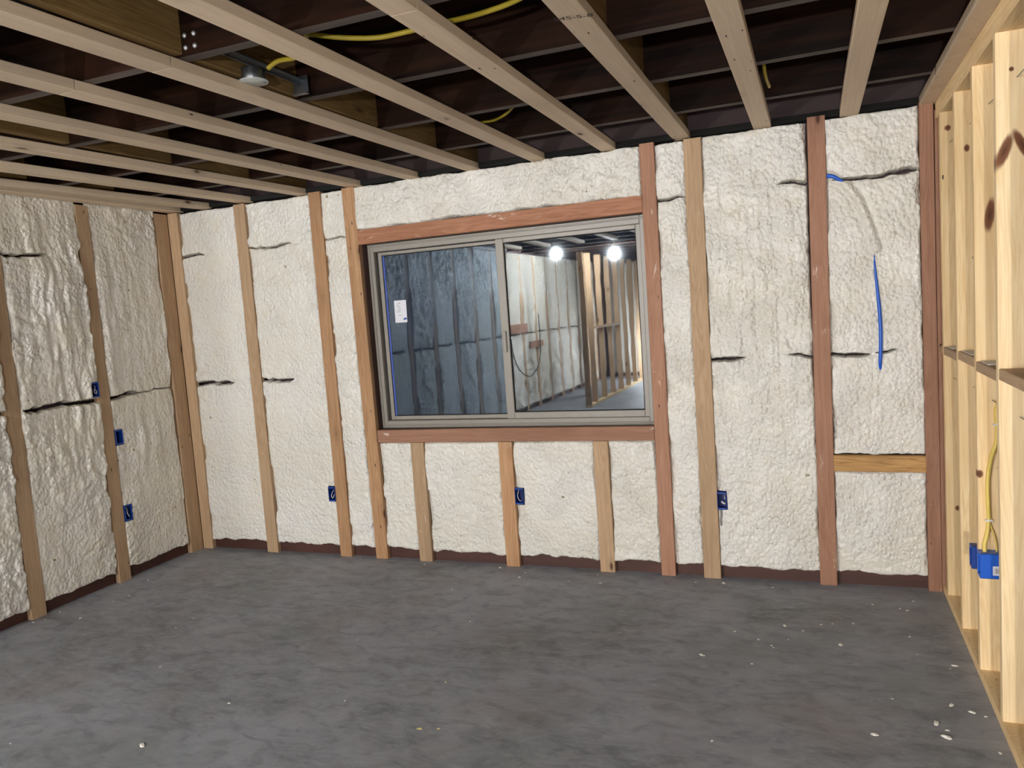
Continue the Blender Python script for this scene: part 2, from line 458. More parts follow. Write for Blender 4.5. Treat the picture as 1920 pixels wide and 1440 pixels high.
def foam_panel(name, plane, a0, a1, z0, z1, seed, mat, parent, amp=0.006, drip=0.0, wrinkle=0.0, step=0.0075,
               cracks=(), holes=(), ridges=(), lap=0.005, depth=0.010, smoothness=0.0, top_wave=0.004):
    """one bay of sprayed foam. plane: function (a, d, z) -> world point, d = depth behind the stud faces"""
    nu = max(6, int((a1 - a0) / step)); nv = max(6, int((z1 - z0) / step))
    u = np.linspace(0, 1, nu + 1)
    zf = np.linspace(0, 1, 4000)
    wgt = np.ones(4000)
    for ck in cracks: wgt += 2.6 * np.exp(-((z0 + (z1 - z0) * zf - ck[2]) / 0.022) ** 2)
    cw = np.cumsum(wgt); cw = (cw - cw[0]) / (cw[-1] - cw[0])
    nv = int(nv * wgt.mean())
    v = np.interp(np.linspace(0, 1, nv + 1), cw, zf)
    U, Vv = np.meshgrid(u, v)
    Z = z0 + (z1 - z0) * Vv
    wl = (fbm(Z * 9, Z * 0 + 3, seed, 3) - 0.55) * 3.2 * lap
    wr = (fbm(Z * 9, Z * 0 + 9, seed + 5, 3) - 0.55) * 3.2 * lap
    A0, A1 = a0 - wl - lap * 0.3, a1 + wr + lap * 0.3
    A = A0 + (A1 - A0) * U
    zb = (fbm(A * 11, A * 0, seed + 8, 4) - 0.5) * 0.045
    zt = (fbm(A * 11, A * 0 + 4, seed + 9, 4) - 0.5) * top_wave * 4
    Z = Z + zb * np.exp(-(Z - z0) / 0.05) + zt * np.exp(-(z1 - Z) / 0.05)
    wx = fbm(A * 9, Z * 9, seed + 20, 4) * 0.11; wz = fbm(A * 9, Z * 9, seed + 30, 4) * 0.11
    X, Y = A + wx, Z + wz
    mask = np.clip((fbm(A * 3.2, Z * 2.4, seed + 40, 3) - 0.32) * 3.2, 0.25, 1.0)
    h = 0.85 * blobs(X * 14, Y * 16, seed) + 0.50 * blobs(X * 29, Y * 31, seed + 3) + 0.22 * blobs(X * 55, Y * 58, seed + 5) + 1.3 * (fbm(X * 5, Y * 5, seed + 7, 4) - 0.5)
    h = h * amp * 1.35 * (mask * (1 - smoothness) + 0.0) + amp * smoothness * 0.5 * h
    if drip:
        dm = np.clip((fbm(A * 2.5, Z * 1.3, seed + 60, 2) - 0.22) * 4, 0.25, 1) * np.clip(1.35 - np.abs(Z - 1.50) / 0.75, 0.12, 1)
        Aw = A + (fbm(A * 3 + 7, Z * 5, seed + 64, 3) - 0.5) * 0.05
        Zw = Z + (fbm(A * 11, Z * 3, seed + 65, 2) - 0.5) * 0.15
        rope = np.maximum(blobs(Aw * 15, Zw * 2.2, seed + 61), 0.9 * blobs(Aw * 19 + 3, Zw * 3.1, seed + 67)) ** 1.8
        bead = 0.75 + 0.5 * fbm(Aw * 12, Z * 22, seed + 66, 2)
        h = h * (1 - 0.35 * dm) + drip * dm * (rope * bead + 0.35 * blobs(Aw * 34, Zw * 6, seed + 63))
    if wrinkle:
        wm = np.clip((fbm(A * 2.2, Z * 2.2, seed + 70, 2) - 0.3) * 3, 0.2, 1)
        h = h + wrinkle * wm * blobs((A + wx) * 9, (Z + wz * 0.6) * 34, seed + 71)
    D = depth - h
    # cushion the panel towards its rims
    e = np.minimum(np.minimum(A - A0, A1 - A), np.minimum(Z - z0, z1 - Z))
    gl = np.clip((fbm(Z * 5.5, Z * 0 + 21, seed + 90, 3) - 0.56) * 9, 0, 1)
    gr_ = np.clip((fbm(Z * 5.5, Z * 0 + 25, seed + 91, 3) - 0.66) * 9, 0, 1)
    D = D + 0.004 * np.exp(-np.maximum(e, 0) / 0.008)
    D = D + 0.030 * gl * np.exp(-np.maximum(A - A0 - lap, 0) / 0.009) + 0.022 * gr_ * np.exp(-np.maximum(A1 - lap - A, 0) / 0.007)
    cut = np.zeros(A.shape, bool)
    for (c0, c1, zc, hw) in cracks:
        zz = zc + (fbm(A * 14, A * 0, seed + 80, 3) - 0.5) * 0.035
        along = np.clip(np.minimum(A - c0, c1 - A) / 0.06, 0, 1)
        wv = hw * along ** 0.7 * (0.55 + 0.9 * fbm(A * 10, A * 0 + 2, seed + 81, 2))
        q = np.abs(Z - zz)
        D = D + 0.06 * np.exp(-(q / (wv + 0.0015)) ** 4) * (along > 0)
        lo, hi = max(c0, a0), min(c1, a1)
        D = D + np.exp(-(q / 0.020) ** 2) * 0.006 * np.clip(np.minimum(A - c0 + 0.1, c1 + 0.1 - A) / 0.1, 0.0, 1)
        cut |= (q < wv * 0.85) & (along > 0.02) & (hw > 0.0025)
    for (c0, c1, zc, dd) in ():
        pass
    for (pl, rad, hh) in ridges:
        dist = np.full(A.shape, 9.0)
        for (p, q) in zip(pl[:-1], pl[1:]):
            px, pz = p; qx, qz = q
            vx, vz = qx - px, qz - pz
            tt = np.clip(((A - px) * vx + (Z - pz) * vz) / (vx * vx + vz * vz), 0, 1)
            dist = np.minimum(dist, np.hypot(A - px - tt * vx, Z - pz - tt * vz))
        D = D - hh * np.exp(-(dist / rad) ** 2) + hh * 0.5 * np.exp(-((dist - rad * 2.0) / (rad * 0.6)) ** 2)
    D[0, :] = 0.10; D[-1, :] = 0.07
    D[:, 0] = 0.03; D[:, -1] = 0.03
    pts = plane(A.ravel(), D.ravel(), Z.ravel())
    idx = np.arange((nu + 1) * (nv + 1)).reshape(nv + 1, nu + 1)
    q = np.stack([idx[:-1, :-1], idx[:-1, 1:], idx[1:, 1:], idx[1:, :-1]], -1).reshape(-1, 4)
    ca = (A[:-1, :-1] + A[1:, 1:]).ravel() / 2; cz = (Z[:-1, :-1] + Z[1:, 1:]).ravel() / 2
    cd = D[:-1, :-1].ravel()
    keep = ~(cut[:-1, :-1] & cut[1:, 1:]).ravel()
    for (h0, h1, k0, k1) in holes:
        keep &= ~((ca > h0) & (ca < h1) & (cz > k0) & (cz < k1))
    q = q[keep]
    me = bpy.data.meshes.new(name)
    me.vertices.add(len(pts)); me.vertices.foreach_set('co', pts.astype(np.float32).ravel())
    me.loops.add(len(q) * 4); me.loops.foreach_set('vertex_index', q.astype(np.int32).ravel())
    me.polygons.add(len(q)); me.polygons.foreach_set('loop_start', np.arange(0, len(q) * 4, 4, dtype=np.int32))
    me.polygons.foreach_set('use_smooth', np.ones(len(q), bool))
    me.update(); me.validate()
    me.materials.append(mat)
    return obj(name, me, parent)

def back_plane(a, d, z): return np.stack([a, d, z], -1)
def left_plane(a, d, z): return np.stack([XL - d, a, z], -1)
XL = -0.02

# ================================================================== SETTING
floor = obj('floor', boxes('floor', [(-0.3, XE, FAR, 0.3, -0.15, 0.0)]), None, M['floor']); floor['kind'] = 'structure'

# ---- ceiling: dark deck, red joists, pine blocking, furring strips
ceiling = obj('ceiling', boxes('ceiling', [(-0.3, XE, FAR, 0.3, 2.735, 2.78)]), None, M['deck']); ceiling['kind'] = 'structure'

JY = [0.19 - 0.61 * k for k in range(20)]
def joist_mesh():
    # C-shaped section along X: web faces the camera, flanges turned towards the back wall
    w, hgt, tk, lip = 0.048, 0.255, 0.005, 0.014
    prof = [(0, 0), (w, 0), (w, lip), (w - tk, lip), (w - tk, tk), (tk, tk), (tk, hgt - tk), (w, hgt - tk), (w, hgt), (0, hgt)]
    V, F = [], []
    xs = [-0.1, 2.2, 4.6, XE]
    for x in xs:
        for (y, z) in prof: V.append((x, y - w / 2, z))
    k = len(prof)
    for i in range(len(xs) - 1):
        for j in range(k): F.append((i * k + j, (i + 1) * k + j, (i + 1) * k + (j + 1) % k, i * k + (j + 1) % k))
    return mesh('joist', V, F)
jm = joist_mesh(); jm.materials.append(M['joist']); jm.materials.append(M['flange'])
for f in jm.polygons:
    if abs(f.normal.z) > 0.9 and all(jm.vertices[v].co.z < 0.001 for v in f.vertices): f.material_index = 1
joists = []
for y in JY:
    o = obj('joist', jm, ceiling); o.location = (0, y, ZJ + 0.001); joists.append(o)
# carriage bolts through the web of one joist, beside the big block
M['bolt'] = plain('bright_bolt', (0.7, 0.7, 0.7), 0.3, 0.6)
bolt = lathe('bolt', [(0.0085, 0), (0.0085, 0.002), (0.005, 0.006), (0.002, 0.007)], 10, None, M['bolt'])
bolt.rotation_euler = (math.radians(90), 0, 0)
bj = joists[4]
first = True
for (dx, dz) in ((0, 0), (0.045, 0), (0, -0.038), (0.045, -0.038)):
    b = bolt if first else bolt.copy()
    if not first: COL.objects.link(b)
    first = False
    b.parent = bj; b.location = (2.368 + dx * 0.85, -0.0235, 0.064 + dz); b.rotation_euler = (math.radians(90), 0, 0)

BLK = []
for X, ys in ((3.60, (0, 1, 2, 3, 4)), (2.335, (0, 1, 2, 3, 4, 5)), (1.07, (0, 1, 2, 3, 4, 5)), (-0.02, (1, 2, 3, 4))):
    for k in ys: BLK.append((X, k))
bmsh = None
for (X, k) in BLK:
    y1 = JY[k] - 0.026; y0 = JY[k + 1] + 0.026
    board('blocking', (X, y0, ZJ + 0.118), (X, y1, ZJ + 0.118), 0.22, 0.038, (0, 0, 1), M['block'], ceiling, seed=k * 7 + int(X * 10))

# furring strips (back end x, x at y = -2.8)
STR = [(0.035, 0.027), (0.29, 0.05), (0.65, 0.50), (1.10, 0.94), (1.52, 1.40), (1.935, 1.84), (2.345, 2.275), (2.765, 2.735),
       (3.185, 3.185), (3.597, 3.60), (4.012, 4.02), (4.43, 4.445)]
strips = []
for i, (xa, xb) in enumerate(STR):
    sl = (xb - xa) / -2.8
    f = lambda y: xa + sl * y
    ys = -2.305 if i in (5, 6, 8, 2) else -2.92
    a = board('furring_strip', (f(ys + 0.002), ys + 0.002, H + 0.019), (f(0.055), 0.055, H + 0.019), 0.089, 0.038, (1, 0, 0), M['strip'], ceiling, seed=i)
    b = board('furring_strip', (f(-5.9), -5.9, H + 0.019), (f(ys - 0.003), ys - 0.003, H + 0.019), 0.089, 0.038, (1, 0, 0), M['strip'], ceiling, seed=i + 50)
    strips.append((a, b, f))
# white foam bead squeezed out of the butt joints
for i in (5, 6, 8):
    a, b, f = strips[i]
    x = f(-2.305)
    bead = boxes('joint_bead', [(-0.046, 0.046, -0.0055, 0.0055, -0.0035, 0.001)])
    o = obj('joint_bead', bead, a, M['crumb'])
    o.matrix_parent_inverse = a.matrix_local.inverted()
    o.location = (x, -2.305, H)
    o.rotation_euler = (0, 0, 0.08)
# grade stamp printed on a strip
fc = bpy.data.curves.new('grade_stamp', 'FONT')
fc.body = 'S4S-S-8'; fc.size = 0.040; fc.align_x = 'CENTER'; fc.align_y = 'CENTER'
tmp = bpy.data.objects.new('tmp', fc); COL.objects.link(tmp)
bpy.context.view_layer.update()
tm = bpy.data.meshes.new_from_object(tmp.evaluated_get(bpy.context.evaluated_depsgraph_get()))
bpy.data.objects.remove(tmp)
st_o = obj('grade_stamp', tm, strips[9][0], M['ink'])
tm.materials.clear(); tm.materials.append(M['ink'])
st_o.matrix_parent_inverse = strips[9][0].matrix_local.inverted()
st_o.location = (3.597, -2.01, H - 0.0006)
st_o.rotation_euler = (math.pi, 0, math.radians(12))
strips[9][0]['label'] = 'pale ceiling board with a black grade stamp'

# ---- back wall
wall_back = obj('wall_back', boxes('wall_back', [(-0.3, 1.53, 0.125, 0.16, 0, 2.74), (3.37, XE, 0.125, 0.16, 0, 2.74),
                                                 (1.53, 3.37, 0.125, 0.16, 0, 0.84), (1.53, 3.37, 0.125, 0.16, 2.09, 2.74)]), None, M['sheath'])
wall_back['kind'] = 'structure'
base_back = obj('baseboard_back', boxes('baseboard_back', [(-0.02, 4.83, 0.040, 0.11, 0.0, 0.11)]), None, M['channel']); base_back['kind'] = 'structure'
top_back = obj('trim_1', boxes('trim_1', [(-0.02, 4.83, 0.030, 0.12, 2.446, 2.478)]), None, M['deck']); top_back['kind'] = 'structure'

def vstud(x0, x1, zb, zt, mat, label=None, xt0=None, xt1=None, seed=0):
    xc0 = (x0 + x1) / 2; w = x1 - x0
    xc1 = xc0 if xt0 is None else (xt0 + xt1) / 2
    return board('stud', (xc0, 0.019, zb), (xc1, 0.019, zt), w, 0.038, (1, 0, 0), mat, wall_back, label, seed)
vstud(-0.0195, 0.068, 0, 2.435, M['tan'], seed=1)
vstud(0.562, 0.654, 0, 2.432, M['tan'], None, 0.568, 0.655, 2)
vstud(1.174, 1.265, 0, 2.44, M['orange'], 'orange-tan stud with knots', 1.184, 1.270, 3)
vstud(1.456, 1.546, 0, 2.437, M['orange'], 'orange-brown window jack stud', 1.440, 1.525, 4)
vstud(1.786, 1.878, 0, 0.783, M['tan'], seed=5)
vstud(2.398, 2.486, 0, 0.785, M['orange'], seed=6)
vstud(3.002, 3.090, 0, 0.787, M['tan'], seed=7)
vstud(3.366, 3.446, 0, 2.442, M['red'], 'reddish window king stud', 3.370, 3.444, 8)
vstud(3.607, 3.700, 0, 2.432, M['tan'], None, 3.610, 3.696, 9)
vstud(4.220, 4.305, 0, 2.452, M['red'], 'reddish stud', 4.230, 4.316, 10)
vstud(4.738, 4.800, 0, 2.448, M['rust'], 'rust-brown corner stud', seed=11)
board('stud', (4.818, 0.024, 0), (4.822, 0.024, 2.40), 0.036, 0.038, (1, 0, 0), M['rust'], wall_back, 'rust-brown corner filler stud', 12)
board('header', (1.530, 0.019, 2.116), (3.366, 0.019, 2.120), 0.092, 0.038, (0, 0, 1), M['header'], wall_back, 'red-brown board above the window', 13)
board('window_sill', (1.548, 0.019, 0.824), (3.366, 0.019, 0.832), 0.084, 0.038, (0, 0, 1), M['red'], wall_back, 'reddish board under the window', 14)
board('blocking', (4.306, 0.019, 0.664), (4.738, 0.019, 0.661), 0.084, 0.038, (0, 0, 1), M['treated'], wall_back, 'yellow-brown blocking between two studs', 15)

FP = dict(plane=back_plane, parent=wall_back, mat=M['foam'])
B0, B1 = 0.068, 2.432
foam_panel('foam_panel', a0=0.066, a1=0.566, z0=B0, z1=B1, seed=11, amp=0.0050, wrinkle=0.0015, smoothness=0.15, drip=0.001, cracks=[(-0.1, 0.27, 2.125, 0.007), (-0.2, 0.41, 1.216, 0.012)], **FP)
foam_panel('foam_panel', a0=0.655, a1=1.180, z0=B0, z1=B1, seed=23, amp=0.0056, wrinkle=0.002, smoothness=0.1, holes=[(1.126, 1.182, 0.382, 0.488)],
           cracks=[(0.63, 1.00, 2.128, 0.006), (0.5, 0.92, 1.223, 0.012)], **FP)
foam_panel('foam_panel', a0=1.268, a1=1.450, z0=B0, z1=B1, seed=31, amp=0.007, wrinkle=0.002, cracks=[(1.15, 1.6, 2.130, 0.003)], **FP)
foam_panel('foam_panel', a0=1.525, a1=3.368, z0=2.166, z1=B1 + 0.006, seed=47, amp=0.0125, drip=0.004, **FP)
foam_panel('foam_panel', a0=1.546, a1=1.788, z0=B0, z1=0.782, seed=53, amp=0.0055, wrinkle=0.003, **FP)
foam_panel('foam_panel', a0=1.880, a1=2.399, z0=B0, z1=0.784, seed=59, amp=0.006, wrinkle=0.004, **FP)
foam_panel('foam_panel', a0=2.487, a1=3.002, z0=B0, z1=0.786, seed=61, amp=0.006, wrinkle=0.004, holes=[(2.485, 2.547, 0.396, 0.500)], **FP)
foam_panel('foam_panel', a0=3.090, a1=3.367, z0=B0, z1=0.788, seed=67, amp=0.006, wrinkle=0.004, **FP)
foam_panel('foam_panel', a0=3.445, a1=3.609, z0=B0, z1=B1, seed=71, amp=0.008, drip=0.002, cracks=[(3.35, 3.62, 2.128, 0.004)], **FP)
foam_panel('foam_panel', a0=3.698, a1=4.222, z0=B0, z1=B1 + 0.004, seed=79, amp=0.0065, drip=0.014, wrinkle=0.0045, holes=[(3.693, 3.754, 0.398, 0.505)],
           cracks=[(4.08, 4.30, 2.135, 0.007), (3.60, 3.88, 1.236, 0.008), (4.10, 4.3, 1.238, 0.005)], **FP)
foam_panel('foam_panel', a0=4.308, a1=4.738, z0=0.070, z1=0.621, seed=83, amp=0.0045, wrinkle=0.006, **FP)
foam_panel('foam_panel', a0=4.308, a1=4.738, z0=0.706, z1=B1 + 0.004, seed=89, amp=0.0055, drip=0.008, wrinkle=0.004,
           cracks=[(4.34, 4.70, 2.130, 0.005), (4.60, 4.74, 2.128, 0.010), (4.25, 4.50, 1.238, 0.007), (4.52, 4.62, 1.250, 0.004)],
           ridges=[([(4.33, 2.148), (4.40, 2.10), (4.455, 2.02), (4.50, 1.90), (4.535, 1.76)], 0.016, 0.017)], **FP)

# ---- left wall
wall_left = obj('wall_left', boxes('wall_left', [(-0.20, -0.155, FAR, 0.2, 0, 2.74)]), None, M['sheath']); wall_left['kind'] = 'structure'
base_left = obj('baseboard_left', boxes('baseboard_left', [(-0.13, XL - 0.040, FAR, 0.03, 0.0, 0.11)]), None, M['channel']); base_left['kind'] = 'structure'
def lstud(y0, y1, mat, seed, zt=2.43, label=None):
    return board('stud', (XL - 0.019, (y0 + y1) / 2, 0), (XL - 0.019, (y0 + y1) / 2, zt), y1 - y0, 0.038, (0, 1, 0), mat, wall_left, label, seed)
LS = [(-0.116, -0.001), (-0.742, -0.652), (-1.356, -1.262), (-1.966, -1.876)]
for i, (y0, y1) in enumerate(LS): lstud(y0, y1, M['tan_left'], 21 + i)
LP = dict(plane=left_plane, parent=wall_left, mat=M['foam_left'])
foam_panel('foam_panel', a0=-0.652, a1=-0.124, z0=B0, z1=2.462, seed=101, amp=0.009, drip=0.030, step=0.0065, lap=0.007,
           holes=[(-0.652, -0.590, 0.890, 0.993), (-0.652, -0.586, 0.381, 0.492)], cracks=[(-0.70, -0.40, 1.212, 0.013), (-0.5, -0.1, 1.213, 0.002)], **LP)
foam_panel('foam_panel', a0=-1.262, a1=-0.742, z0=B0, z1=2.462, seed=107, amp=0.010, drip=0.036, step=0.0065, lap=0.008,
           holes=[(-0.806, -0.742, 1.224, 1.322)], cracks=[(-1.25, -0.6, 1.207, 0.012), (-1.4, -0.95, 2.105, 0.006)], **LP)
foam_panel('foam_panel', a0=-1.876, a1=-1.356, z0=B0, z1=2.462, seed=113, amp=0.013, drip=0.030, step=0.0075, lap=0.010, cracks=[(-1.7, -1.3, 1.21, 0.01)], **LP)
# the wall goes on behind the camera (it shows in the window glass)
f0 = foam_panel('foam_panel', a0=-2.486, a1=-1.966, z0=B0, z1=2.462, seed=127, amp=0.020, drip=0.016, step=0.013, cracks=[(-2.6, -1.9, 1.21, 0.010)], **LP)
f1 = foam_panel('foam_panel', a0=-2.486 - .61, a1=-1.966 - .61, z0=B0, z1=2.462, seed=131, amp=0.020, drip=0.006, step=0.013, cracks=[(-3.0, -2.5, 1.21, 0.010)], **LP)
sL = lstud(-2.576, -2.486, M['tan_left'], 30)
for k in range(1, 15):
    s = sL.copy(); COL.objects.link(s); s.location.y -= 0.61 * k
    if k >= 2:
        src = f0 if k % 2 == 0 else f1
        s = src.copy(); COL.objects.link(s); s.location.y -= 0.61 * (k if k % 2 == 0 else k - 1)

# ---- right partition of yellow pine
XR = 4.806
wall_right = obj('wall_right', boxes('wall_right', [(XR, XR + 0.089, -3.9, 0.0, 0.0, 0.038)]), None, M['pine']); wall_right['kind'] = 'structure'
base_r = obj('trim_2', boxes('trim_2', [(4.742, 4.832, -3.9, 0.03, 2.432, 2.477)]), None, M['strip']); base_r['kind'] = 'structure'
board('top_plate', (XR + 0.046, 0, 2.376), (XR + 0.046, -3.9, 2.376), 0.089, 0.038, (1, 0, 0), M['pine'], wall_right, seed=41)
board('top_plate', (XR + 0.046, 0, 2.413), (XR + 0.046, -3.9, 2.413), 0.089, 0.036, (1, 0, 0), M['pine'], wall_right, seed=42)
RY = [-0.125, -0.53, -0.935, -1.335, -1.742, -2.15, -2.555, -2.96, -3.365, -3.77]
for i, y in enumerate(RY):
    m = [M['pine_a'], M['pine_b'], M['pine_c'], M['pine_d'], M['pine']][min(i, 4)]
    # stud: 38 mm edge faces the room, 89 mm face looks at the camera
    board('stud', (XR + 0.0445, y, 0.038), (XR + 0.0445, y, 2.357), 0.089, 0.038, (1, 0, 0), m, wall_right, seed=60 + i, bend=0.0015)
for i in range(len(RY) - 1):
    y1, y0 = RY[i] - 0.019, RY[i + 1] + 0.019
    z = 1.250 + (0.006 if i % 2 else -0.004)
    board('blocking', (XR + 0.0445, y0, z), (XR + 0.0445, y1, z), 0.089, 0.038, (1, 0, 0), M['tan'], wall_right, seed=80 + i)
    if i in (0, 1, 2):
        V, F = [], []
        ds = boxes('foam_dust', [(XR + 0.012, XR + 0.075, y1 - (0.16 if i != 1 else 0.24), y1 - 0.01, z + 0.019, z + 0.022)])
        o = obj('foam_dust', ds, wall_right, M['crumb']); o['kind'] = 'stuff'
board('blocking', (XR + 0.0445, RY[0] + 0.019, 1.25), (XR + 0.0445, -0.003, 1.25), 0.089, 0.038, (1, 0, 0), M['tan'], wall_right, seed=79)

# ---- far end and right side of the space behind the camera
wall_far = obj('wall_far', boxes('wall_far', [(-0.3, XE, FAR - 0.05, FAR, 0, 2.74)]), None, M['sheath']); wall_far['kind'] = 'structure'
def far_plane(a, d, z): return np.stack([a, FAR + 0.10 - d, z], -1)
g0 = foam_panel('foam_panel', plane=far_plane, a0=0.0, a1=0.52, z0=0.07, z1=2.43, seed=151, amp=0.012, step=0.025, mat=M['foam'], parent=wall_far)
s0 = board('stud', (0.565, FAR + 0.08, 0), (0.565, FAR + 0.08, 2.44), 0.089, 0.038, (1, 0, 0), M['tan'], wall_far, seed=95)
for k in range(1, 14):
    for src in (g0, s0):
        c = src.copy(); COL.objects.link(c); c.location.x += 0.61 * k
wall_east = obj('wall_east', boxes('wall_east', [(XE, XE + 0.05, FAR, 0.16, 0, 2.74)]), None, M['foam']); wall_east['kind'] = 'structure'

# open stud partition behind the camera, reflected in the glass
part = obj('wall_partition', boxes('wall_partition', [(0.86, 0.949, -11.5, -7.0, 0.0, 0.038)]), None, M['pine']); part['kind'] = 'structure'
for k, y in enumerate([-7.02, -7.4, -8.0, -8.6, -9.2, -9.8, -10.4, -11.0]):
    board('stud', (0.905, y, 0.038), (0.905, y, 2.40), 0.089, 0.038, (1, 0, 0), M['tan_left'], part, seed=200 + k)
for k, (y, z) in enumerate([(-7.7, 1.22), (-8.3, 1.22), (-8.9, 1.22)]):
    board('blocking', (0.905, y - 0.28, z), (0.905, y + 0.28, z), 0.089, 0.038, (1, 0, 0), M['tan'], part, seed=220 + k)
board('blocking', (XL + 0.02, -6.9, 1.30), (XL + 0.02, -5.9, 1.30), 0.14, 0.038, (0, 0, 1), M['rust'], wall_left, seed=230)
board('blocking', (XL + 0.02, -7.6, 1.02), (XL + 0.02, -7.0, 1.02), 0.10, 0.038, (0, 0, 1), M['rust'], wall_left, seed=231)
o = tube('hanging_cable', [(0.03, -6.0, 1.75), (0.05, -6.05, 1.2), (0.06, -6.25, 0.75), (0.07, -6.7, 0.55), (0.06, -7.2, 0.70), (0.04, -7.4, 1.1), (0.03, -7.42, 1.5)], 0.008, None, M['ink'])
tag(o, 'black cable hanging in a loop on the far left wall behind the camera', 'cable')

# ---- window
win = empty('window_1'); win['kind'] = 'structure'
x0, x1, z0, z1 = 1.536, 3.372, 0.866, 2.072
fy0, fy1 = 0.090, 0.150
def ring(name, ax0, ax1, az0, az1, w, y0, y1, mat, wl=None, wr=None, wt=None, wb=None):
    wl, wr, wt, wb = [w if q is None else q for q in (wl, wr, wt, wb)]
    me = boxes(name, [(ax0, ax0 + wl, y0, y1, az0, az1), (ax1 - wr, ax1, y0, y1, az0, az1),
                      (ax0 + wl, ax1 - wr, y0, y1, az0, az0 + wb), (ax0 + wl, ax1 - wr, y0, y1, az1 - wt, az1)])
    return bevelled(obj(name, me, win, mat), 0.003)
ring('frame', x0, x1, z0, z1, 0.045, fy0, fy1, M['frame'], wt=0.050, wb=0.048)
ring('frame_lip', x0 + 0.012, x1 - 0.012, z0 + 0.012, z1 - 0.012, 0.010, fy0 - 0.008, fy0 + 0.002, M['frame'])
# jamb liner of dark channel between the studs and the frame
jl = boxes('jamb_liner', [(1.524, 1.5355, 0.039, 0.16, 0.85, 2.09), (3.3725, 3.384, 0.039, 0.16, 0.85, 2.09),
                          (1.536, 3.372, 0.039, 0.16, 0.852, 0.8655), (1.536, 3.372, 0.039, 0.16, 2.0725, 2.086)])
obj('jamb_liner', jl, win, M['channel'])
# fixed sash on the left, set deep
ring('fixed_sash', 1.594, 2.47, 0.916, 2.018, 0.026, 0.118, 0.146, M['frame'], wl=0.028, wt=0.020)
ring('gasket', 1.619, 2.46, 0.939, 1.9985, 0.006, 0.120, 0.126, M['gasket'], wl=0.004)
# sliding sash on the right, nearer the room
ring('sliding_sash', 2.432, 3.330, 0.914, 2.022, 0.040, 0.100, 0.128, M['frame'], wl=0.052, wr=0.030, wt=0.026, wb=0.040)
ring('gasket', 2.483, 3.301, 0.953, 1.997, 0.005, 0.104, 0.110, M['gasket'])
pn = obj('pane', boxes('pane', [(1.62, 2.44, 0.128, 0.134, 0.940, 2.000)]), win, M['glass'])
pn2 = obj('pane', boxes('pane', [(2.484, 3.30, 0.112, 0.118, 0.954, 1.996)]), win, M['glass_r'])
o = obj('film_edge', boxes('film_edge', [(1.624, 1.636, 0.1262, 0.1272, 0.945, 1.995)]), win, M['bluefilm']); o['label'] = 'blue protective film edge'
tk = obj('track', boxes('track', [(1.580, 2.43, 0.098, 0.104, 0.900, 0.912)]), win, M['frame'])
lat = obj('latch', boxes('latch', [(2.447, 2.466, 0.086, 0.101, 1.33, 1.46)]), win, M['frame'])
bevelled(lat, 0.003)
# paper label on the left pane
lab = obj('paper_label', boxes('paper_label', [(-0.044, 0.044, -0.0008, 0.0008, -0.072, 0.072)]), win, M['paper'])
lab.location = (1.727, 0.1245, 1.628); lab.rotation_euler = (0, math.radians(0.5), 0)
lab['label'] = 'white printed paper label'
q = []
rs = random.Random(5)
for r, (zz, xa, xb, n) in enumerate([(0.052, -0.020, 0.004, 3), (0.038, -0.026, -0.008, 3), (0.028, -0.022, 0.0, 3), (0.016, -0.016, 0.006, 3), (0.004, -0.030, 0.004, 5), (-0.004, -0.026, -0.004, 4), (-0.026, -0.018, 0.012, 6)]):
    for k in range(n):
        xx = xa + (xb - xa) * k / n
        q.append((xx, xx + (xb - xa) / n * 0.7, -0.0016, -0.001, zz, zz + rs.uniform(0.002, 0.005)))
obj('print', boxes('print', q), lab, M['grey'])
V = [(0.031 + 0.014 * math.cos(a), -0.0016, -0.052 + 0.011 * math.sin(a)) for a in np.linspace(0, math.pi * 1.15, 12)]
V = [(min(x, 0.0435), y, z) for (x, y, z) in V]
obj('logo_patch', mesh('logo_patch', V, [tuple(range(len(V)))]), lab, M['bluefilm'])

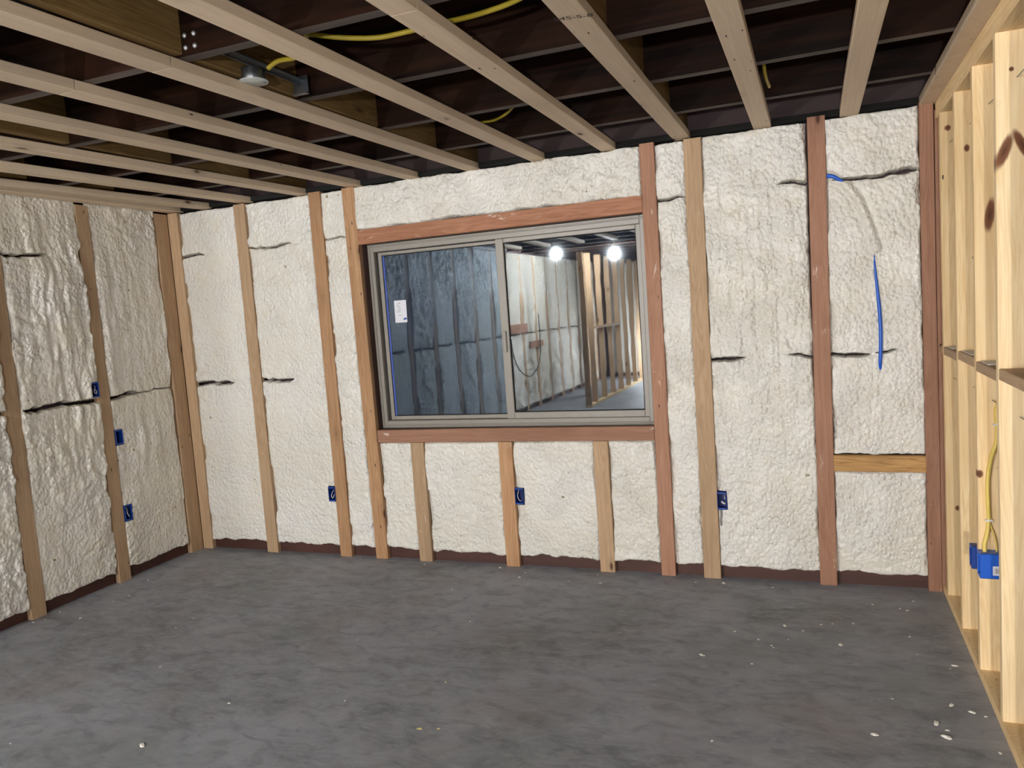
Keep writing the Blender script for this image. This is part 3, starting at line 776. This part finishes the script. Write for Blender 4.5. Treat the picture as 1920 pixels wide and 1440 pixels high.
# ================================================================== THINGS
# ---- blue outlet boxes
def outlet_box(loc, rotz, label, w=0.056, h=0.100, d=0.070, wire='loop', roll=0.0, mat='blue'):
    """open face towards local -Y; centre of the open face at loc"""
    r = empty('outlet_box', loc); r.rotation_euler = (0, roll, rotz)
    tag(r, label, 'outlet box', 'blue electrical boxes nailed to the studs')
    tk = 0.003
    me = boxes('box_shell', [(-w / 2, -w / 2 + tk, 0, d, -h / 2, h / 2), (w / 2 - tk, w / 2, 0, d, -h / 2, h / 2),
                             (-w / 2, w / 2, 0, d, -h / 2, -h / 2 + tk), (-w / 2, w / 2, 0, d, h / 2 - tk, h / 2),
                             (-w / 2 + .004, w / 2 - .004, 0.001, 0.012, h / 2 - 0.011, h / 2 - 0.002), (-w / 2 + .004, w / 2 - .004, 0.001, 0.012, -h / 2 + 0.002, -h / 2 + 0.011)])
    bevelled(obj('box_shell', me, r, M[mat]), 0.0012)
    obj('box_back', boxes('box_back', [(-w / 2 + tk, w / 2 - tk, d - tk - 0.001, d - 0.001, -h / 2 + tk, h / 2 - tk)]), r, M['blue_recess_shade'])
    if wire == 'loop':
        tube('wire', [(-0.008, 0.05, 0.045), (-0.006, 0.012, 0.03), (-0.010, 0.004, 0.0), (0.000, 0.002, -0.024), (0.010, 0.010, -0.030)], 0.0022, r, M['white_wire'], 6)
        tube('wire', [(0.004, 0.05, 0.04), (0.012, 0.016, 0.025), (0.013, 0.012, 0.0), (0.006, 0.020, -0.02), (0.0, 0.03, -0.02)], 0.0020, r, M['ink'], 6)
    elif wire == 'short':
        tube('wire', [(0.012, 0.05, 0.03), (0.012, 0.012, 0.022), (0.016, 0.008, 0.01)], 0.0022, r, M['white_wire'], 6)
        o = tube('wire', [(-0.004, 0.02, -0.008), (0.006, 0.012, -0.014), (0.014, 0.016, -0.018)], 0.006, r, M['white_wire'], 6)
    elif wire == 'hook':
        tube('wire', [(0.008, 0.05, 0.03), (0.006, 0.012, 0.02), (-0.006, 0.006, -0.012), (0.004, 0.004, -0.027), (0.012, 0.008, -0.010), (0.010, 0.03, 0.0)], 0.0022, r, M['white_wire'], 6)
    return r
outlet_box((1.1545, -0.010, 0.433), 0, 'blue outlet box on the second back-wall stud left of the window', 0.052, 0.100, wire='hook')
outlet_box((2.5165, -0.010, 0.449), 0, 'blue outlet box on the middle short stud under the window', 0.054, 0.102, wire='loop')
outlet_box((3.7255, -0.010, 0.450), 0, 'blue outlet box on the back-wall stud right of the window', 0.052, 0.100, wire='short')
outlet_box((XL + 0.022, -0.771, 1.272), math.radians(90 - 4), 'highest blue outlet box on the left wall, beside a dark crack', 0.052, 0.098, wire='hook')
outlet_box((XL + 0.006, -0.620, 0.942), math.radians(90), 'empty blue outlet box halfway up the left wall', 0.056, 0.100, wire='none')
outlet_box((XL + 0.006, -0.618, 0.437), math.radians(90), 'lowest blue outlet box on the left wall, near the floor', 0.058, 0.108, wire='loop')
# right wall: one hung on the camera side of a stud, one on its far side
YS = RY[2] - 0.019
rb = outlet_box((XR - 0.006, YS - 0.031, 0.480), math.radians(-90), 'bright blue outlet box with white barcode sticker on the right wall', 0.058, 0.098, 0.078, wire='none', mat='blue_bright')
lb = obj('barcode_label', boxes('barcode_label', [(0.0295, 0.0302, 0.042, 0.074, -0.034, 0.002)]), rb, M['paper'])
bars = boxes('barcode', [(0.0302, 0.0306, 0.049 + 0.0028 * k, 0.049 + 0.0028 * k + (0.0018 if k % 3 else 0.001), -0.027, -0.006) for k in range(7)])
obj('barcode', bars, lb, M['grey'])
outlet_box((XR - 0.016, RY[2] + 0.019 + 0.040, 0.476), math.radians(-90), 'blue outlet box painted in shade on the right wall, just left of the one with a sticker', 0.050, 0.092, 0.074, wire='none')

# ---- yellow cable with staples down the right-wall stud
yc = YS - 0.0065
yr = empty('yellow_cable', (0, 0, 0))
tag(yr, 'yellow cable stapled down a right-wall stud into the box with a sticker', 'cable', 'yellow electrical cables')
tube('jacket', [(4.874, yc + 0.02, 1.112), (4.873, yc - 0.004, 1.100), (4.869, yc, 1.070), (4.871, yc - 0.002, 1.012), (4.866, yc - 0.004, 0.950), (4.848, yc - 0.004, 0.885), (4.838, yc - 0.003, 0.800), (4.838, yc - 0.002, 0.720), (4.840, yc, 0.648), (4.832, yc - 0.004, 0.590), (4.822, yc - 0.012, 0.552), (4.822, yc - 0.020, 0.527)], 0.0080, yr, M['yellow_pale'])
tube('jacket', [(4.842, yc, 0.640), (4.858, yc - 0.004, 0.585), (4.862, yc - 0.012, 0.550), (4.862, yc - 0.02, 0.528)], 0.0035, yr, M['yellow_pale'])
for (sx_, sz_) in ((4.870, 1.022), (4.840, 0.648)):
    obj('staple', boxes('staple', [(sx_ - 0.012, sx_ + 0.012, yc - 0.010, yc - 0.0062, sz_ - 0.004, sz_ + 0.004), (sx_ - 0.012, sx_ - 0.009, yc - 0.008, yc + 0.006, sz_ - 0.003, sz_ + 0.003), (sx_ + 0.009, sx_ + 0.012, yc - 0.008, yc + 0.006, sz_ - 0.003, sz_ + 0.003)]), yr, M['white_wire'])

# thin grey wires threaded through the partition studs
for (zz, xx, lab_) in ((2.215, 4.862, 'thin dark wire running through the right-wall studs near the top'), (1.115, 4.862, 'thin dark wire running through the right-wall studs below the blocking')):
    o = tube('wire', [(xx - 0.02, -0.16, zz), (xx, -0.53, zz + 0.004), (xx - 0.004, -0.93, zz), (xx + 0.003, -1.34, zz - 0.004), (xx, -1.76, zz)], 0.0016, None, M['grey'], 5)
    tag(o, lab_, 'wire')

# ---- blue flexible conduit half buried in the foam, right bay of the back wall
br = empty('blue_conduit')
tag(br, 'blue flexible conduit half buried in the foam of the rightmost back-wall bay', 'conduit')
tube('tubing', [(4.318, 0.004, 2.150), (4.345, -0.003, 2.142), (4.375, -0.002, 2.122), (4.400, 0.004, 2.102), (4.430, 0.018, 2.070)], [0.012, 0.011, 0.009, 0.007, 0.004], br, M['blue_bright'])
tube('tubing', [(4.527, 0.014, 1.735), (4.526, 0.003, 1.68), (4.533, -0.002, 1.58), (4.541, -0.004, 1.47), (4.545, -0.003, 1.36), (4.543, -0.002, 1.26), (4.539, 0.002, 1.18), (4.541, 0.012, 1.14)], [0.002, 0.005, 0.0075, 0.009, 0.0095, 0.0095, 0.009, 0.004], br, M['blue_bright'])

# ---- grey cable below the box right of the window
o = tube('grey_cable', [(3.716, 0.002, 0.402), (3.718, -0.002, 0.370), (3.714, 0.0, 0.330), (3.716, 0.010, 0.300)], 0.007, None, M['grey'])
tag(o, 'short grey cable below the outlet box right of the window', 'cable')

# ---- round ceiling junction box on a bar hanger
jx, jy = 2.372, -1.955
jb = empty('junction_box', (jx, jy, 2.475))
tag(jb, 'round metal ceiling junction box with blank cover on a bar hanger', 'junction box')
lathe('housing', [(0.044, 0.0), (0.045, 0.002), (0.045, 0.040), (0.043, 0.042), (0.001, 0.042)], 24, jb, M['zinc'])
lathe('cover_plate', [(0.052, -0.004), (0.053, -0.002), (0.053, 0.0), (0.001, 0.0005)], 28, jb, M['cover'])
for s in (-1, 1):
    lathe('screw', [(0.0035, -0.0075), (0.0045, -0.0055), (0.0045, -0.0038)], 8, jb, M['zinc'], (0.040 * s * 0.9, 0.040 * s * 0.45, 0))
bh = obj('bar_hanger', boxes('bar_hanger', [(0.018, 0.024, -0.262, 0.262, 0.042, 0.062), (0.018, 0.038, -0.262, 0.262, 0.060, 0.064)]), jb, M['zinc'])
obj('mounting_tab', boxes('mounting_tab', [(-0.012, 0.055, 0.256, 0.262, 0.010, 0.078), (-0.012, 0.055, 0.238, 0.262, 0.006, 0.010)]), jb, M['zinc'])
obj('mounting_tab', boxes('mounting_tab', [(-0.012, 0.055, -0.262, -0.256, 0.010, 0.078)]), jb, M['zinc'])

# ---- yellow cables in the ceiling
o = tube('yellow_cable', [(2.432, -1.945, 2.512), (2.48, -1.945, 2.530), (2.56, -1.955, 2.525), (2.66, -2.02, 2.52), (2.70, -2.08, 2.53), (2.735, -2.11, 2.525), (2.82, -2.055, 2.515), (2.92, -2.00, 2.512), (3.02, -1.985, 2.515), (3.12, -1.978, 2.520), (3.29, -1.985, 2.520), (3.44, -2.01, 2.530), (3.62, -2.08, 2.56), (3.80, -2.18, 2.60)], 0.0085, None, M['yellow'])
tag(o, 'long yellow cable draped across the ceiling joists to the round junction box', 'cable', 'yellow electrical cables')
o = tube('yellow_cable', [(2.60, -0.80, 2.56), (2.691, -0.735, 2.520), (2.76, -0.722, 2.512), (2.821, -0.722, 2.515), (2.90, -0.76, 2.53), (2.962, -0.799, 2.56)], 0.0065, None, M['yellow'])
tag(o, 'short sagging yellow cable above the ceiling strips over the window', 'cable', 'yellow electrical cables')
o = tube('yellow_cable', [(4.075, -0.83, 2.62), (4.072, -0.82, 2.55), (4.075, -0.74, 2.502), (4.079, -0.66, 2.492), (4.083, -0.60, 2.488)], 0.0075, None, M['yellow'])
tag(o, 'yellow cable end hanging between the two rightmost ceiling strips', 'cable', 'yellow electrical cables')

# ---- caged work lights behind the camera; the last two are added fill lamps
def work_or_fill_light(loc, power, label):
    r = empty('work_or_fill_light', loc); tag(r, label, 'lamp', 'caged work lights hung behind the camera')
    me = bpy.data.meshes.new('bulb')
    V, F = [], []
    n, m = 16, 10
    for i in range(m + 1):
        ph = math.pi * i / m
        for k in range(n):
            th = 2 * math.pi * k / n
            V.append((0.045 * math.sin(ph) * math.cos(th), 0.045 * math.sin(ph) * math.sin(th), 0.055 * math.cos(ph)))
    for i in range(m):
        for k in range(n): F.append((i * n + k, (i + 1) * n + k, (i + 1) * n + (k + 1) % n, i * n + (k + 1) % n))
    me = mesh('bulb', V, F, True)
    mt = M['bulb'].copy(); mt.node_tree.nodes['Emission'].inputs['Strength'].default_value = BULB_POWER * power
    obj('bulb', me, r, mt)
    lathe('socket', [(0.016, 0.055), (0.022, 0.06), (0.022, 0.13), (0.012, 0.14)], 12, r, M['yellow'])
    for k in range(4):
        a = math.pi * k / 4
        pts = [(0.075 * math.sin(t) * math.cos(a), 0.075 * math.sin(t) * math.sin(a), -0.09 * math.cos(t) + 0.01) for t in np.linspace(-2.6, 2.6, 13)]
        tube('cage_wire', pts, 0.0022, r, M['yellow'], 5, res=2)
    tube('cord', [(0, 0, 0.135), (0.01, 0, 0.17), (0.02, 0.02, max(0.2, 2.48 - loc[2]))], 0.005, r, M['yellow'], 6)
for (loc, pw), lb_ in zip(BULB_SPOTS, ['caged yellow work light reflected in the window, left one', 'caged yellow work light reflected in the window, right one',
                                      'added unseen fill lamp in a yellow cage behind the camera on the right', 'added unseen fill lamp in a yellow cage far behind the camera']):
    work_or_fill_light(loc, pw, lb_)

# ---- foam crumbs on the floor
CR = [(0.26,-1.27),(0.25,-0.92),(0.96,-1.26),(1.26,-1.66),(1.19,-2.36),(1.75,-2.23),(1.86,-1.87),(2.35,-1.73),(2.7,-1.48),(2.77,-1.85),(2.84,-1.83),(1.85,-0.06),(2.37,-0.04),(2.55,-0.18),(2.56,-0.1),(2.64,-0.28),(2.86,-0.19),(3.0,-0.06),(3.05,-0.19),(2.23,-0.44),(2.53,-0.85),(2.06,-1.18),(3.57,-0.08),(3.72,-0.07),(3.98,-0.09),(4.14,-0.63),(4.06,-0.59),(4.22,-0.54),(4.3,-0.75),(4.01,-0.82),(4.02,-0.84),(3.95,-0.77),(3.72,-0.98),(3.735,-0.985),(4.46,-0.24),(4.65,-0.16),(4.6,-0.78),(4.61,-0.29),(4.67,-1.2),(4.73,-1.24),(4.77,-1.26),(4.6,-1.35),(4.62,-1.44),(4.39,-1.48),(4.47,-1.2),(4.63,-1.39),(4.77,-1.5),(3.85,-1.66),(4.73,-0.86),(3.94,-1.02),(4.08,-0.74),(4.58,-0.27),(4.36,-0.5),(0.05,-1.33),(0.02,-1.38),(0.03,-1.22),(4.71,-0.89),(0.96,-1.13),(0.13,-0.66),(0.23,-1.02),(1.35,-0.03),(3.84,-0.7),(4.27,-0.52),(4.59,-0.6)]
BIG = {5: 2.0, 28: 1.6, 41: 1.9, 42: 2.0, 43: 1.6, 12: 1.3, 23: 1.4, 26: 1.5, 32: 1.3, 48: 1.4, 38: 1.5, 39: 1.4, 13: 1.3, 0: 1.2}
cms = []
for s in range(4):
    rs = random.Random(s + 3)
    V, F = [], []
    n = 7
    for (rr, zz) in ((0.55, 0.0), (1.0, 0.25), (0.75, 0.75), (0.15, 0.95)):
        for k in range(n):
            a = 2 * math.pi * k / n
            q_ = rr * (0.7 + 0.6 * rs.random())
            V.append((0.0065 * q_ * math.cos(a) * 1.5, 0.0065 * q_ * math.sin(a), 0.0055 * zz * (0.8 + 0.4 * rs.random())))
    for i in range(3):
        for k in range(n): F.append((i * n + k, i * n + (k + 1) % n, (i + 1) * n + (k + 1) % n, (i + 1) * n + k))
    F.append(tuple(range(n - 1, -1, -1))); F.append(tuple(3 * n + k for k in range(n)))
    me = mesh('foam_crumb', V, F); me.materials.append(M['crumb_y'] if s == 3 else M['crumb']); cms.append(me)
proto = None
rs = random.Random(1)
for i, (x, y) in enumerate(CR):
    yel = i in (9, 10, 8)
    if proto is None:
        proto = o = obj('foam_crumb', cms[0])
        tag(o, 'small white foam crumb lying on the dark concrete floor', 'foam crumb', 'foam crumbs scattered on the floor')
    else:
        o = proto.copy(); COL.objects.link(o)
    o.data = cms[3] if yel else cms[i % 3]
    if i == 5: o['label'] = 'largest white foam crumb in the left foreground of the floor'
    elif i == 28: o['label'] = 'larger white foam flake on the floor in front of the last reddish stud'
    elif y > -0.3 and not yel: o['label'] = 'small white foam crumb on the floor along the foot of the back wall'; o['group'] = 'foam crumbs along the back wall'
    elif x > 4.35 and y < -1.0 and not yel: o['label'] = 'white foam flake in the cluster beside the right wall in the foreground'; o['group'] = 'foam flakes by the right wall'
    elif x < 0.5 and not yel: o['label'] = 'small white foam crumb on the floor near the left wall'; o['group'] = 'foam crumbs by the left wall'
    elif x > 3.4 and not yel: o['label'] = 'small white foam crumb on the right half of the open floor'; o['group'] = 'foam crumbs on the right floor'
    elif not yel: o['label'] = 'small white foam crumb in the middle of the open floor'; o['group'] = 'foam crumbs mid floor'
    if yel: o['label'] = 'yellowish foam crumb on the concrete in the middle foreground'; o['group'] = 'yellowish foam crumbs in the foreground'
    k = BIG.get(i, rs.uniform(0.5, 0.9)) * (1.5 if yel else 0.95)
    o.location = (x, y, 0.0); o.rotation_euler = (0, 0, rs.uniform(0, 6)); o.scale = (k, k * 0.8, k * 0.7)
